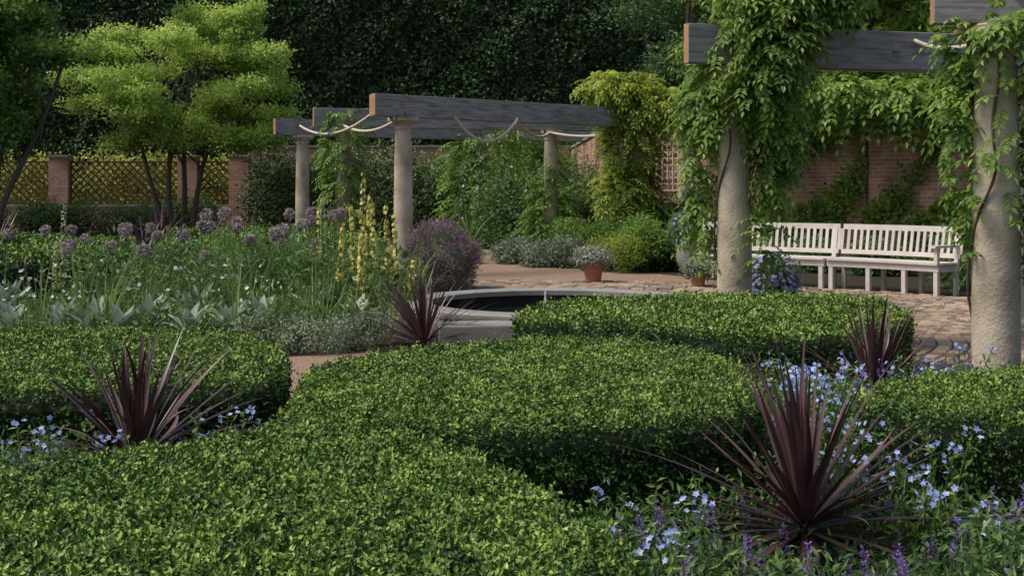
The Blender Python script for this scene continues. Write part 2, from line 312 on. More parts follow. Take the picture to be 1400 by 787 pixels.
# ------------------------------------------------------------------ bench
bench=empty('curved_garden_bench')
def arcbar(s,r0,r1,z0,z1,a0,a1,n=16,tilt=0,r=None):
    a=np.linspace(R(a0),R(a1),n); V=[]
    for t in a:
        for rr,z in((r0,z0),(r1,z0),(r1+tilt,z1),(r0+tilt,z1)): V.append((PC[0]+rr*math.cos(t),PC[1]+rr*math.sin(t),z))
    q=[(i*4+j,i*4+(j+1)%4,i*4+4+(j+1)%4,i*4+4+j) for i in range(n-1) for j in range(4)]+[(0,3,2,1),(n*4-4,n*4-3,n*4-2,n*4-1)]
    s.add(V,q=q,r=rng.random() if r is None else r)
for (a0,a1) in((69,51.3),(50.9,35.5)):
    seat=Soup()
    for i in range(6): arcbar(seat,6.22+i*.082,6.22+i*.082+.07,.425,.45,a0,a1)
    arcbar(seat,6.25,6.28,.34,.424,a0,a1); arcbar(seat,6.66,6.69,.33,.424,a0,a1)
    seat.build('seat',M_bench,False,bench)
    bk=Soup(); arcbar(bk,6.78,6.82,.84,.915,a0,a1,tilt=.01); arcbar(bk,6.71,6.745,.50,.56,a0,a1,tilt=.005)
    npk=int(abs(a0-a1)/.78)
    for i in range(npk+1):
        t=R(a0+(a1-a0)*i/npk); d=np.array([math.cos(t),math.sin(t),0]); n=np.array([-d[1],d[0],0]); u=norm(np.array([d[0]*.2,d[1]*.2,1.0]))
        c=np.array([PC[0],PC[1],0])+d*6.757+np.array([0,0,.70]); bk.box(c,(n,np.cross(u,n),u),(.022,.010,.152),r=rng.random())
    bk.build('backrest',M_bench,False,bench)
    lg=Soup()
    for f in(.03,.36,.68,.97):
        t=R(a0+(a1-a0)*f); d=np.array([math.cos(t),math.sin(t),0]); n=np.array([-d[1],d[0],0]); o3=np.array([PC[0],PC[1],0]); u=np.array([0,0,1.0])
        lg.box(o3+d*6.285+u*.215,(d,n,u),(.03,.03,.208),r=.5); lg.box(o3+d*6.70+u*.22,(d,n,u),(.028,.028,.215),r=.4)
        if (f==.03 and a0>60) or (f==.97):
            lg.box(o3+d*6.765+u*.67,(d,n,norm(u+d*.2)),(.024,.03,.25),r=.6)
        if (f==.03 and a0>60) or (f==.97 and a1<40):
            lg.box(o3+d*6.285+u*.55,(d,n,u),(.028,.027,.10),r=.6); lg.box(o3+d*6.5+u*.665,(d,n,u),(.29,.035,.016),r=.8)
        lg.box(o3+d*6.49+u*.37,(d,n,u),(.18,.02,.035),r=.3)
    lg.build('legs_and_arms',M_bench,False,bench)
# ------------------------------------------------------------------ brick walls
def wall(name,p,q,H,th=.33,cap=True,z0=0):
    p=np.array(p,float);q=np.array(q,float); d,n,u=box_axes(q-p); L=np.linalg.norm(q-p); me=bpy.data.meshes.new(name)
    c=[]
    for z in(z0,H):
        for w2,e in((-th/2,0),(-th/2,L),(th/2,L),(th/2,0)):
            P=p+d[:2]*e+n[:2]*w2; c.append((P[0],P[1],z))
    me.from_pydata(c,[],[(0,1,5,4),(1,2,6,5),(2,3,7,6),(3,0,4,7),(4,5,6,7)])
    uv=me.uv_layers.new(name='UVMap')
    cs=[(0,L),(L,L+th),(0,L),(0,th)]
    for f in range(4):
        u0,u1=cs[f]
        for j,(a1,b1) in enumerate([(u0,z0),(u1,z0),(u1,H),(u0,H)]): uv.data[f*4+j].uv=(a1,b1)
    me.materials.append(M_brick); o=bpy.data.objects.new(name,me); scene.collection.objects.link(o)
    if cap:
        s=Soup(); m=(p+q)/2; s.box((m[0],m[1],H+.035),(d,n,u),(L/2+.03,th/2+.04,.034)); s.build('coping',M_urn,False,o)
    return o
wall('brick_wall',(2.0,27.7),(6.6,23.6),2.55); wall('brick_wall',(6.65,23.5),(9.6,19.6),2.55); wall('brick_wall',(9.65,19.5),(11.5,12),2.55)
wall('brick_wall',(2.0,40),(2.0,28),2.55)
wall('brick_wall',(-8.2,40),(1.8,40),2.6)
wall('brick_wall',(-24,40),(-8.4,40),.75,.33,True)
for x in(-17.2,-14.1,-10.1,-8.5): wall('brick_pier',(x-.3,39.98),(x+.3,39.98),2.3,.42,True,.0)
def lattice(name,x0,x1,y,z0,z1,step,wd,mat,diag=True,dirv=(1,0)):
    s=Soup(); d,n,u=box_axes(dirv); L=x1-x0; Hh=z1-z0
    def P(a,b,off=0): return np.array([0,0,0.])+d*a+n*off+u*b
    base=np.array([x0,y,z0])
    def bar(a,b,off):
        c=(P(*a,off)+P(*b,off))/2+base; dd=P(*b)-P(*a); l=np.linalg.norm(dd); dd/=l; s.box(c,(dd,np.cross(n,dd),n),(l/2,wd/2,.008),r=.5)
    if diag:
        k=-Hh
        while k<L:
            a0=max(k,0); a1=min(k+Hh,L)
            if a1-a0>.05: bar((a0,a0-k),(a1,a1-k),-.01); bar((a0,Hh-(a0-k)),(a1,Hh-(a1-k)),.01)
            k+=step
    else:
        for i in range(int(L/step)+1): bar((i*step,0),(i*step,Hh),-.01)
        for i in range(int(Hh/step)+1): bar((0,i*step),(L,i*step),.01)
    f=wd*1.2
    for a,b in(((0,0),(L,0)),((0,Hh),(L,Hh)),((0,0),(0,Hh)),((L,0),(L,Hh))):
        c=(P(*a)+P(*b))/2+base; dd=P(*b)-P(*a); l=np.linalg.norm(dd); dd/=l; s.box(c,(dd,np.cross(n,dd),n),(l/2+f/2,f/2,.022),r=.5)
    return s.build(name,mat)
for x0,x1 in((-20,-17.5),(-16.9,-14.4),(-13.8,-10.4),(-9.8,-8.8)): lattice('trellis_fence',x0,x1,40,.82,2.15,.24,.045,M_lattice)
d,n,u=box_axes((4.6,-4.1)); p0=np.array([2,27.7])+d[:2]*1.55-n[:2]*.22
lattice('trellis_window',p0[0],p0[0]+.85,p0[1],1.35,2.3,.13,.03,M_lattice2,False,(4.6,-4.1))
# ------------------------------------------------------------------ foliage generators
def cloud_pts(ells,n,shell=.55):
    vol=np.array([e[3]*e[4]*e[5] for e in ells])**.7; cnt=rng.multinomial(n,vol/vol.sum()); P=[];O=[]
    for e,c in zip(ells,cnt):
        u=runit(c); r=(shell+(1-shell)*rng.random(c)**.6)*(1+.3*nz(u[:,0]+e[0],u[:,1]+e[1],u[:,2]+e[2],4.5))
        P.append(np.array(e[:3])+u*np.array(e[3:6])*r[:,None]); O.append(u)
    return np.concatenate(P),np.concatenate(O)
def cloud(s,ells,n,k,L,W,base=.5,up=.25,shell=.5):
    P,O=cloud_pts(ells,n,shell); P[:,2]=np.maximum(P[:,2],.03)
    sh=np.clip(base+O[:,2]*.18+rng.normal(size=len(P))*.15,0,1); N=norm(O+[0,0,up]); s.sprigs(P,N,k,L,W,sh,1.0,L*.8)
def fronds(s,P,O,Lf,leafL,leafW,base=.5,pairs=5,hang=.6):
    n=len(P); d=norm(O*.8+runit(n)*.55+[0,0,.05]); Lr=Lf*rng.uniform(.6,1.3,n)[:,None]
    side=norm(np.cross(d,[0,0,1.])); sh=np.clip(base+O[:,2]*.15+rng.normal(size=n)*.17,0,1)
    for k in range(pairs+1):
        t=(k+.6)/(pairs+.6); Q=P+d*Lr*t-np.array([0,0,1.])*Lr*hang*t*t; tg=norm(d-np.array([0,0,1.])*2*hang*t)
        if k==pairs: s.leaves(Q,tg,norm(np.cross(side,tg))+runit(n)*.2,leafL,leafW,sh); continue
        for sg in(-1,1):
            D=side*sg*.85+tg*.5+runit(n)*.15-np.array([0,0,.25]); s.leaves(Q,D,np.cross(side,tg)+runit(n)*.3,leafL*rng.uniform(.8,1.1,n),leafW,np.clip(sh+rng.normal(size=n)*.08,0,1))
def stems(s,x,y,z0,z1,rad,lean=.05,r=.3):
    t=np.linspace(0,1,5); a=rng.random()*6.28; l=rng.random()*lean
    s.tube(np.column_stack([x+np.cos(a)*l*t**2,y+np.sin(a)*l*t**2,z0+(z1-z0)*t]),rad,4,r); return np.array([x+np.cos(a)*l,y+np.sin(a)*l,z1])
def vine(name,col,prof,n,Lf,lL,lW,mat,base=.5,extra=[],ne=0,bias=(0,0),ns=2):
    x,y=col; s=Soup(); z0=min(p[0] for p in prof); z1=max(p[0] for p in prof)
    z=rng.uniform(z0,z1,n*2); zr=np.interp(z,[p[0] for p in prof],[p[1] for p in prof])
    keep=rng.random(n*2)<zr/max(p[1] for p in prof)+.1; z=z[keep][:n]; zr=zr[keep][:n]; m=len(z)
    a=rng.uniform(0,6.283,m); rad=.14+zr*rng.random(m)**.5*(1+.45*nz(np.cos(a)*1.0,np.sin(a),z,3.2))
    g=nz(np.cos(a)*1.5,np.sin(a)*1.5,z+x,2.6)>-.38
    rad,a,z,zr=rad[g],a[g],z[g],zr[g]
    P=np.column_stack([x+np.cos(a)*rad+bias[0]*zr,y+np.sin(a)*rad+bias[1]*zr,z]); O=norm(np.column_stack([np.cos(a),np.sin(a),np.full(len(a),.1)]))
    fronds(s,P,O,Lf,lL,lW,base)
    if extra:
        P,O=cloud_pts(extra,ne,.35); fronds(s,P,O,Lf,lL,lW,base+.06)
    o=s.build(name,mat)
    b=Soup()
    for k in range(ns):
        t=np.linspace(0,1,50); a=t*2.6+k*2.2+.35*np.sin(t*9+k*2)+.15*np.sin(t*23); rr=.168+.012*np.sin(t*20+k)
        b.tube(np.column_stack([x+rr*np.cos(a),y+rr*np.sin(a),z1*t]),.014-.004*k,6)
    b.build('vine_stems',M_bark,True,o)
    return o
vine('wisteria_vine',cols['A'],[(.9,.03),(1.1,.05),(1.5,.08),(1.9,.10),(2.3,.15),(2.5,.15)],150,.17,.068,.03,M_vine,.55,
     [(3.5,8.75,3.0,.35,.2,.22),(3.75,8.3,2.75,.25,.15,.25),(3.60,8.5,2.2,.14,.22,.6),(3.56,8.5,1.5,.11,.2,.5),(4.1,8.6,2.4,.4,.3,.7),(3.0,8.65,1.95,.06,.12,.4),(3.0,8.6,2.42,.10,.15,.2),(3.04,8.65,1.4,.04,.1,.25),(3.2,8.25,2.52,.16,.08,.14)],1150,bias=(.3,.1))
vine('wisteria_vine',cols['B'],[(2.0,.2),(2.2,.3),(2.6,.36),(2.9,.35)],330,.2,.075,.033,M_vine,.58,
     [(2.3,11.3,3.2,.42,.3,.32),(2.6,11.4,3.3,.4,.3,.28),(2.35,11.25,2.7,.3,.25,.4),(2.38,11.5,2.05,.17,.22,.5),(2.36,11.6,1.6,.13,.18,.3),(1.74,11.75,2.2,.13,.18,.3),(1.72,11.8,1.7,.10,.13,.4),(1.76,11.8,1.15,.06,.1,.3),(2.12,11.2,2.3,.16,.1,.2),(2.85,11.6,3.3,.3,.35,.2),(2.25,11.42,.95,.05,.05,.3)],2100,bias=(.15,.1))
vine('golden_vine',cols['F'],[(.7,.1),(1.0,.28),(1.6,.28),(2.2,.36),(2.9,.45)],900,.28,.10,.048,M_vinebright,.45,
     [(2.2,24.1,3.15,.6,.5,.35),(1.8,24.0,3.3,.45,.4,.25),(2.6,24,2.95,.5,.4,.3),(2.05,23.9,1.3,.4,.4,.5)],1000)
vine('climbing_vine',cols['V'],[(.3,.2),(1.0,.2),(1.8,.22),(2.6,.26),(2.9,.2)],420,.22,.09,.045,M_vine,.5)
vine('climbing_vine',cols['D'],[(.1,.45),(.6,.4),(1.1,.25),(1.6,.12),(1.9,.06)],420,.26,.10,.05,M_vine,.45)
vine('climbing_vine',cols['K'],[(.1,.9),(1.2,.8),(2.2,.7),(2.8,.7)],800,.4,.13,.065,M_vine,.45)
# ------------------------------------------------------------------ tall backdrop hedge
s=Soup(); n=50000
x=rng.uniform(-34,24,n); z=rng.uniform(0,15,n)
y=46+.6*nz(x,z,0,1.1)+.4*nz(x,z,4,3.1)+rng.normal(size=n)*.08
s.sprigs(np.column_stack([x,y,z]),norm(np.column_stack([nz(x,z,3,2.5)*.6,-np.ones(n),.45+.3*nz(x,z,9,3)])),3,.17,.10,np.clip(.45+.3*nz(x,z,4,3.1)+rng.normal(size=n)*.15,0,1),.8,.1)
o=s.build('tall_hedge',M_dark)
s=Soup(); s.box((-5,47.6,7.4),box_axes((1,0)),(30,.9,7.4)); s.build('hedge_core',M_boxcore,False,o)
s=Soup(); cloud(s,[(xx,42.6+rng.random(),1.1,1.4,.8,1.4) for xx in np.arange(-24,-7.5,1.2)],6000,5,.14,.09,.8); s.build('shrub_row',M_beyond)
# ------------------------------------------------------------------ trees
def tree(name,base,trunks,ells,n,k,L,W,mat,shade=.5,tr=.12,shell=.25,up=.5):
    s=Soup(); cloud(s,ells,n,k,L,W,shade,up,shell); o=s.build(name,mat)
    b=Soup(); bx,by=base; nt_=len(trunks); mains=[]
    zt=np.mean([e[2] for e in ells]); t=np.linspace(0,1,14)
    for i,k0 in enumerate(trunks):
        tx=bx+k0[0]*.9; ty=by+k0[1]*.9
        path=np.column_stack([bx+k0[0]*.18+(tx-bx)*t**1.3+.07*np.sin(t*8+i),by+k0[1]*.18+(ty-by)*t**1.3+.07*np.cos(t*7+i),zt*1.15*t]); mains.append(path); b.tube(path,tr*(1-.75*t)+.01,8)
    for i,e in enumerate(ells[::2]):
        mp=mains[i%nt_]; st=mp[rng.integers(5,11)]; tt=np.linspace(0,1,8)[:,None]; en=np.array(e[:3]); en[2]=max(en[2],st[2]+.1)
        path=st+(en-st)*tt; path[:,2]+=.12*np.sin(tt[:,0]*3.1); b.tube(path,tr*.3*(1-.8*tt[:,0])+.006,6)
    b.build('trunk_and_limbs',M_bark,True,o); return o
def pads(cx,cy,cz,R0,Hh,n,pr,flat=.35):
    out=[]
    for i in range(n):
        u=runit(1)[0]; r=rng.random()**.4; out.append((cx+u[0]*R0*r,cy+u[1]*R0*.8*r,cz+u[2]*Hh*r,pr*rng.uniform(.5,1.35),pr*rng.uniform(.6,1.2),pr*flat*rng.uniform(.6,1.5)))
    return out
acer=pads(-9.0,35,4.7,2.9,2.6,56,.68,.36)+[(-10.6+.45*i,34.4+rng.normal()*.3,2.75+rng.normal()*.22,.55,.5,.2) for i in range(10)]+[(-6.3,34.6,4.0,.65,.5,.25),(-6.2,34.4,3.3,.6,.5,.22),(-6.6,34.4,2.8,.5,.5,.2),(-6.9,34.5,5.0,.6,.6,.3),(-7.6,34.5,5.9,.6,.5,.3),(-9.6,34.8,7.0,.6,.6,.35),(-11.6,34.6,5.2,.6,.5,.3),(-11.7,34.6,3.6,.6,.5,.25)]
tree('maple_tree',(-9.3,35.5),[(.5,0),(1.7,.3),(-1.8,.2),(-.3,-.6)],acer,10500,5,.11,.055,M_acer,.58,.075,.1,1.1)
tree('garden_tree',(-11.3,27),[(0,0),(1,.5),(-1,.3),(2,.2)],pads(-11.8,27,4.2,2.1,2.4,42,.55,.5),8000,4,.13,.07,M_vine,.42,.07,.1,.8)
tree('garden_tree',(-14.5,35),[(0,0),(1,.5)],pads(-15.2,35.5,6.6,2.6,3.0,24,1.1,.6),5500,4,.16,.09,M_mid,.4,.15)
tree('garden_tree',(4.5,33),[(0,0),(1,.5)],pads(5.2,33,5.6,2.2,2.6,34,.9,.6),8000,4,.14,.05,M_mid,.3,.15)
tree('garden_tree',(8.5,25.8),[(0,0),(1,.5),(-1,0)],pads(7.8,25.3,5.0,4.2,1.9,60,.9,.6)+[(6.2,23.4,3.6,.8,.6,.4),(7.4,22.8,3.5,.9,.6,.5),(5.4,23.9,3.8,.9,.6,.4),(8.2,21.4,3.3,.8,.6,.5)],16000,4,.15,.09,M_vine,.6,.16,.15)
s=Soup(); P,O=cloud_pts([(6.0,22.2,3.0,.9,.5,.25),(6.9,21.9,2.95,.8,.5,.26),(5.3,22.9,3.1,.8,.4,.22),(7.9,20.8,2.75,.8,.5,.35),(8.5,19.4,2.0,.7,.5,.9),(4.6,23.9,2.9,.7,.5,.35)],1300,.3); fronds(s,P,O,.40,.14,.07,.62); s.build('hanging_creeper',M_vine)
s=Soup()
for wi,(p,q) in enumerate((((2.0,27.7),(6.6,23.6)),((6.65,23.5),(9.6,19.6)),((9.65,19.5),(11.5,12)))):
    p=np.array(p);q=np.array(q); d,nn,u=box_axes(q-p); L=np.linalg.norm(q-p); n=9000
    t=rng.random(n)*L; z=rng.random(n)*2.75; thr=(.36,.38,-.2)[wi]
    msk=(nz(t,z*1.3,p[0],1.5)+np.abs(z-1.5)*.2+rng.normal(size=n)*.10)>thr
    if wi==0: msk&=~((t>1.3)&(t<2.7)&(z>1.2)&(z<2.45))
    t=t[msk]; z=z[msk]; P=np.column_stack([p[0]+d[0]*t,p[1]+d[1]*t])-nn[:2]*(.2+rng.random((len(t),1))*.15)
    s.sprigs(np.column_stack([P,z]),np.tile(-nn+[0,0,.3],(len(t),1)),3,.09,.07,np.clip(.65+rng.normal(size=len(t))*.2,0,1),.7,.05)
s.build('wall_creeper',M_vine)
# ------------------------------------------------------------------ shrub borders
def shrub(name,mat,ells,n,k,L,W,base=.5,shell=.4):
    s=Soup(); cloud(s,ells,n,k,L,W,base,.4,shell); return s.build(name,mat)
def row(x0,x1,y0,y1,n,r,h):
    return [(x0+(x1-x0)*(i+.5)/n+rng.normal()*.2, y0+(y1-y0)*(i+.5)/n+rng.normal()*.3, h*.45*rng.uniform(.7,1.2), r*rng.uniform(.7,1.3), r*rng.uniform(.7,1.2), h*.55*rng.uniform(.7,1.3)) for i in range(n)]
shrub('evergreen_shrub',M_dark,row(-7.6,-3,38,36.5,9,.9,2.4),5000,5,.12,.06,.75)
shrub('evergreen_shrub',M_mid,row(-16,-9,37,38,9,.6,.95),3000,5,.11,.05,.35)
shrub('shrub_border',M_mid,row(-3.2,-1.2,38,37,5,.8,2.0),3000,5,.12,.06,.45)
shrub('shrub_border',M_vine,row(-.6,2,37,36,6,.9,3.0),3000,5,.12,.06,.3)
shrub('shrub_border',M_mid,row(-.3,1.7,29,28,7,.6,1.9),3500,5,.09,.05,.4)
shrub('shrub_border',M_mid,row(1.3,3.6,26.5,24.2,9,.45,1.2),5000,5,.08,.045,.45)
shrub('shrub_border',M_vine,row(1.2,3.0,23.6,21.2,10,.36,.8),5000,5,.07,.035,.35)
shrub('evergreen_shrub',M_mid,row(3.6,6.5,22.6,20.5,9,.4,.5),2500,5,.07,.04,.35)
shrub('shrub_border',M_grey,row(-.9,1.5,24,22.4,7,.35,.5),2500,5,.06,.025,.3)
shrub('shrub_border',M_mid,row(6.4,8.5,18.5,13,8,.5,1.0),3500,5,.08,.04,.5)
shrub('euphorbia',M_vinebright,[(1.85,21.2,.35,.35,.3,.3),(2.25,21.8,.4,.35,.3,.35),(1.55,22,.3,.3,.3,.3)],500,6,.06,.025,.4)
def strap(s,base,n,L,W,e_lo=10,e_hi=85,bend=40,r0=.5,rs=.2,segs=8,stem=.05,pw=.8):
    for i in range(n):
        az=rng.random()*6.283; f=(i+.5)/n; e0=R(e_lo+(e_hi-e_lo)*f**pw)+rng.normal()*.06; l=L*rng.uniform(.75,1.1)*(.85+.2*math.sin(f*3.1)); bd=R(bend)*(1.15-f)*rng.uniform(.4,1.5)
        t=np.linspace(0,1,segs+1); e=e0-bd*t**1.6; ds=l/segs
        hx=np.concatenate([[0],np.cumsum(np.cos(e[:-1])*ds)]); hz=np.concatenate([[0],np.cumsum(np.sin(e[:-1])*ds)])
        az2=az+rng.normal()*.12*t**2
        C=np.column_stack([base[0]+np.cos(az2)*(hx+.02),base[1]+np.sin(az2)*(hx+.02),base[2]+hz+stem*f])
        w=W*rng.uniform(.75,1.15)*(.45+.9*np.minimum(t/.4,1)**.8-.35*np.minimum(t/.4,1))*np.clip(1-((t-.35)/.65).clip(0)**1.4,0.02,1)
        S=np.column_stack([-np.sin(az2),np.cos(az2),0*t]); U=np.column_stack([-np.cos(az2)*np.sin(e),-np.sin(az2)*np.sin(e),np.cos(e)])
        V=np.stack([C+S*w[:,None]*.5+U*w[:,None]*.2,C,C-S*w[:,None]*.5+U*w[:,None]*.2],1).reshape(-1,3)
        q=[]
        for j in range(segs):
            q+=[(3*j,3*j+1,3*j+4,3*j+3),(3*j+1,3*j+2,3*j+5,3*j+4)]
        s.add(V,q=q,r=np.clip(r0+rng.normal()*rs+(f-.5)*.25,0,1))
for (x,y,z,n,L,W,lo) in [(1.13,4.95,.14,125,.72,.029,-22),(-1.63,5.55,.26,110,.62,.027,-2),(-.77,11.2,.06,95,.70,.03,0),(2.22,7.85,.14,95,.68,.03,-5),(-4.9,16.9,.35,40,.7,.045,0),(-5.0,20.9,.2,40,.8,.05,0),(-9.3,23,.2,40,.9,.05,0),(-6.6,24,.3,40,.9,.05,0),(-9.0,18.5,.4,40,.7,.05,0)]:
    s=Soup(); strap(s,(x,y,z),n,L,W,lo,88,28,pw=1.1,stem=.07); o=s.build('cordyline_plant',M_cord,True)
    t=Soup(); t.tube([(x,y,0),(x,y,z*.5),(x,y,z+.08)],.028,8); t.build('stem',M_bark,True,o)
s=Soup(); strap(s,(2.95,21.3,.5),26,.9,.07,15,80,70,.5); strap(s,(2.6,21.6,.3),22,.8,.07,15,80,70,.5); strap(s,(-.9,27,.1),26,1.1,.05,20,85,70,.3); s.build('strap_leaf_plant',M_mid,True)
# ------------------------------------------------------------------ flower pieces
def flowers(s,P,r,k=5,up=None):
    n=len(P); U=norm(runit(n)*.8+[0,-.3,.7]) if up is None else up
    A=norm(np.cross(U,runit(n))); B=np.cross(U,A)
    for j in range(k):
        t=2*np.pi*j/k; D=A*math.cos(t)+B*math.sin(t)+U*.15; s.leaves(P,D,U,r,r*.75,rng.random(n),.05,.05)
def spikes(s,pts,h,w,n,L):
    for p in pts:
        hh=h*rng.uniform(.7,1.2); z=rng.random(n)*hh; a=rng.random(n)*6.28; rr=w*(1-z/hh*.75)
        P=np.column_stack([p[0]+np.cos(a)*rr,p[1]+np.sin(a)*rr,p[2]+z]); D=np.column_stack([np.cos(a),np.sin(a),np.full(n,.5)]); s.leaves(P,D,D+runit(n)*.8,L,L*.6,rng.random(n))
def lowfoliage(s,poly,dens,hf,L,W,base=.45):
    poly=np.array(poly,float); n=int(abs(area(poly))*dens); P=samp(poly,n); h=np.maximum(hf(P[:,0],P[:,1]),.03); z=h*(rng.random(n)**.45)
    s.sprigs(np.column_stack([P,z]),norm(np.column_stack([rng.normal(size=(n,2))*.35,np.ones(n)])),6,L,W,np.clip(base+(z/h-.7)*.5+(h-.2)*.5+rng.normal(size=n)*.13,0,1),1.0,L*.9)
bedR=[(.42,2.6),(.45,3.6),(.25,4.2),(0,4.75),(-.15,4.95),(.25,5.0),(.7,5.2),(1.1,5.4),(1.3,5.9),(1.35,6.6),(1.3,7.3),(1.25,8.1),(1.9,8.1),(2.75,8.7),(3.0,8.3),(3.0,6.9),(2.1,6.55),(1.55,6.15),(1.38,5.55),(1.6,5.15),(2.1,5.0),(2.8,4.9),(3.4,4.9),(3.4,2.6)]
def hfR(x,y):
    d=np.sqrt((x-1.13)**2+((y-4.75)*.8)**2)
    return (.21+.14*nz(x,y,0,8)+.09*nz(x,y,3,21)+.06*(y>5.3)-.04*(x<.4))*np.clip((d-.12)/.35,.3,1)
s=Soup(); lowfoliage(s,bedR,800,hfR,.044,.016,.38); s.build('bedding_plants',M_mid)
bedL=[(-4.5,4.55),(-1.85,4.6),(-1.4,4.85),(-1.1,5.2),(-1.05,6.4),(-1.2,6.35),(-1.55,6.15),(-2.4,5.98),(-4.5,5.95)]
hfL=lambda x,y:.28+.12*nz(x,y,0,8)
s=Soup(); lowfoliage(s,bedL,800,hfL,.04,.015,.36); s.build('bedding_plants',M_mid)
def plumbago(name,poly,n,zlo,zhi):
    poly=np.array(poly,float); C=samp(poly,n); s=Soup(); st=Soup(); lf=Soup()
    for c in C:
        z=rng.uniform(zlo,zhi); tip=stems(st,c[0],c[1],.05,z,.003,.12,.4)
        k=rng.integers(3,12); P=tip+rng.normal(size=(k,3))*[.034,.034,.02]; flowers(s,P,rng.uniform(.012,.0165))
        m=18; t=rng.random(m); Q=np.column_stack([c[0]+(tip[0]-c[0])*t,c[1]+(tip[1]-c[1])*t,z*(.35+.62*t)]); lf.leaves(Q,runit(m)+[0,0,.4],runit(m)+[0,0,1],.048,.018,rng.random(m))
    o=s.build(name,M_blue); st.build('flower_stems',M_mid,False,o); lf.build('flower_leaves',M_vine,False,o)
plumbago('plumbago_flowers',[(1.0,5.35),(1.2,5.6),(1.4,6.5),(1.4,7.2),(1.9,7.2),(1.55,6.1),(1.4,5.5),(1.7,5.2),(1.75,4.8),(1.5,4.6),(1.45,4.9),(1.2,5.2)],72,.3,.56)
plumbago('plumbago_flowers',[(-.1,4.9),(.9,5.2),(1.0,5.0),(.7,4.3),(.4,3.8),(.1,4.6)],12,.22,.40)
plumbago('plumbago_flowers',[(1.5,4.9),(2.4,4.8),(2.1,4.5),(1.5,4.5)],9,.22,.36)
plumbago('plumbago_flowers',[(1.6,6.1),(2.9,6.9),(2.9,8.2),(1.9,7.9)],20,.3,.6)
plumbago('plumbago_flowers',bedL[1:-1],24,.28,.48)
s=Soup(); C=samp(np.array([(.45,3.2),(.3,4.3),(.2,4.8),(1.2,5.2),(2.3,4.9),(2.4,3.2)]),130); spikes(s,np.column_stack([C,hfR(C[:,0],C[:,1])]),.11,.012,44,.013)
C=samp(np.array(bedL),70); spikes(s,np.column_stack([C,hfL(C[:,0],C[:,1])]),.1,.012,40,.013)
C=samp(np.array([(1.6,6.2),(2.9,6.9),(2.9,8.2),(1.9,7.9)]),34); spikes(s,np.column_stack([C,hfR(C[:,0],C[:,1])+.03]),.13,.013,40,.016)
s.build('salvia_flowers',M_purple)
# ------------------------------------------------------------------ mixed flower bed
bedC=[(-8.5,11.2),(-2.3,11.2),(-1.3,11.6),(-.75,12.0),(-.95,13.5),(-1.1,15),(-1.2,17.2),(-2.5,18),(-4.2,18),(-4.4,14),(-8.5,13.9)]
hfC=lambda x,y:.24+.18*nz(x,y,0,3)+.12*nz(x,y,3,9)
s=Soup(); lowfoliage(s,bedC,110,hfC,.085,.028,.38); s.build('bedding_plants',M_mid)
s=Soup(); C=samp(np.array(bedC),250)
for c in C: strap(s,(c[0],c[1],0),rng.integers(6,12),rng.uniform(.35,.95)*(.45 if c[0]<-4.5 else 1),.015,55,88,45,.5,.3,5,0)
s.build('ornamental_grass',M_grass,True)
s=Soup()
for (x,y,L) in [(-3.75,11.5,.34),(-4.15,11.8,.32),(-3.4,11.9,.34),(-2.35,12,.36),(-2.6,11.8,.3),(-4.9,12.2,.4),(-5.6,12.1,.4),(-1.5,12.2,.3),(-2,12.9,.4),(-3.1,12.6,.4),(-5.2,13.2,.4),(-6.4,12.6,.4),(-3.5,11.4,.3),(-2.9,11.5,.3),(-4.5,11.5,.3)]:
    strap(s,(x,y,.12),20,L,.13,15,78,45,.5,.25,6,.05)
s.build('lambs_ear_plant',M_silver,True)
shrub('santolina_bush',M_grey,[(-1.75,11.35,.14,.4,.3,.17),(-1.35,11.7,.14,.35,.3,.17),(-2.15,11.6,.16,.4,.3,.18),(-1.0,12.0,.14,.3,.3,.16),(-.75,11.9,.1,.25,.25,.14)],2200,6,.035,.012,.4,.6)
shrub('border_perennials',M_mid,[(x,y,h*.5,.24,.24,h*.55) for x,y,h in zip(rng.uniform(-4.4,-1.6,34),rng.uniform(12.6,17,34),rng.uniform(.45,.95,34))],5200,4,.085,.024,.48,.2)
al=Soup(); st=Soup()
apos=[(-4.5,13.2,.92),(-4.15,13.6,1.0),(-4.05,13.1,.86),(-3.8,13.4,.94),(-4.7,13.8,.99),(-3.95,14.2,1.0),(-3.7,12.9,.82),(-4.35,12.8,.86)]+[(rng.uniform(-3.4,-1.9),rng.uniform(13.0,15.0),rng.uniform(.78,1.18)) for _ in range(22)]+[(-3.1,13,.76),(-5.0,14,.98),(-5.4,13.6,.95)]
for x,y,z in apos:
    tip=stems(st,x,y,0,z,.006,.12,.5); R0=rng.uniform(.052,.08); u=runit(160); al.leaves(tip+u*R0*.5,u,runit(160),R0*.6,.018,rng.random(160))
    flowers(al,tip+runit(60)*R0,.013,4)
o=al.build('allium_flowers',M_allium); st.build('allium_stems',M_grass,True,o)
ye=Soup(); st=Soup(); ylf=Soup()
for x,y,z in [(-1.52,13.0,1.62),(-1.50,13.2,1.36),(-1.38,12.9,1.31),(-1.64,13.4,1.24),(-1.28,13.3,1.26),(-1.78,13.2,1.08),(-1.2,13.6,1.15),(-1.5,12.7,1.0),(-1.05,13.1,.7),(-2.1,14,1.3)]:
    tip=stems(st,x,y,0,z,.008,.12,.5); n=60; t=rng.uniform(.45,1,n); c=np.column_stack([x+(tip[0]-x)*t**2,y+(tip[1]-y)*t**2,z*t]); a=rng.random(n)*6.28; rr=.03*(1.25-t)/.6
    P=c+np.column_stack([np.cos(a)*rr,np.sin(a)*rr,0*a]); flowers(ye,P,.025,5,norm(np.column_stack([np.cos(a),np.sin(a),.3+0*a])))
    spikes(ylf,[(x,y,.1)],z*.6,.09,50,.10)
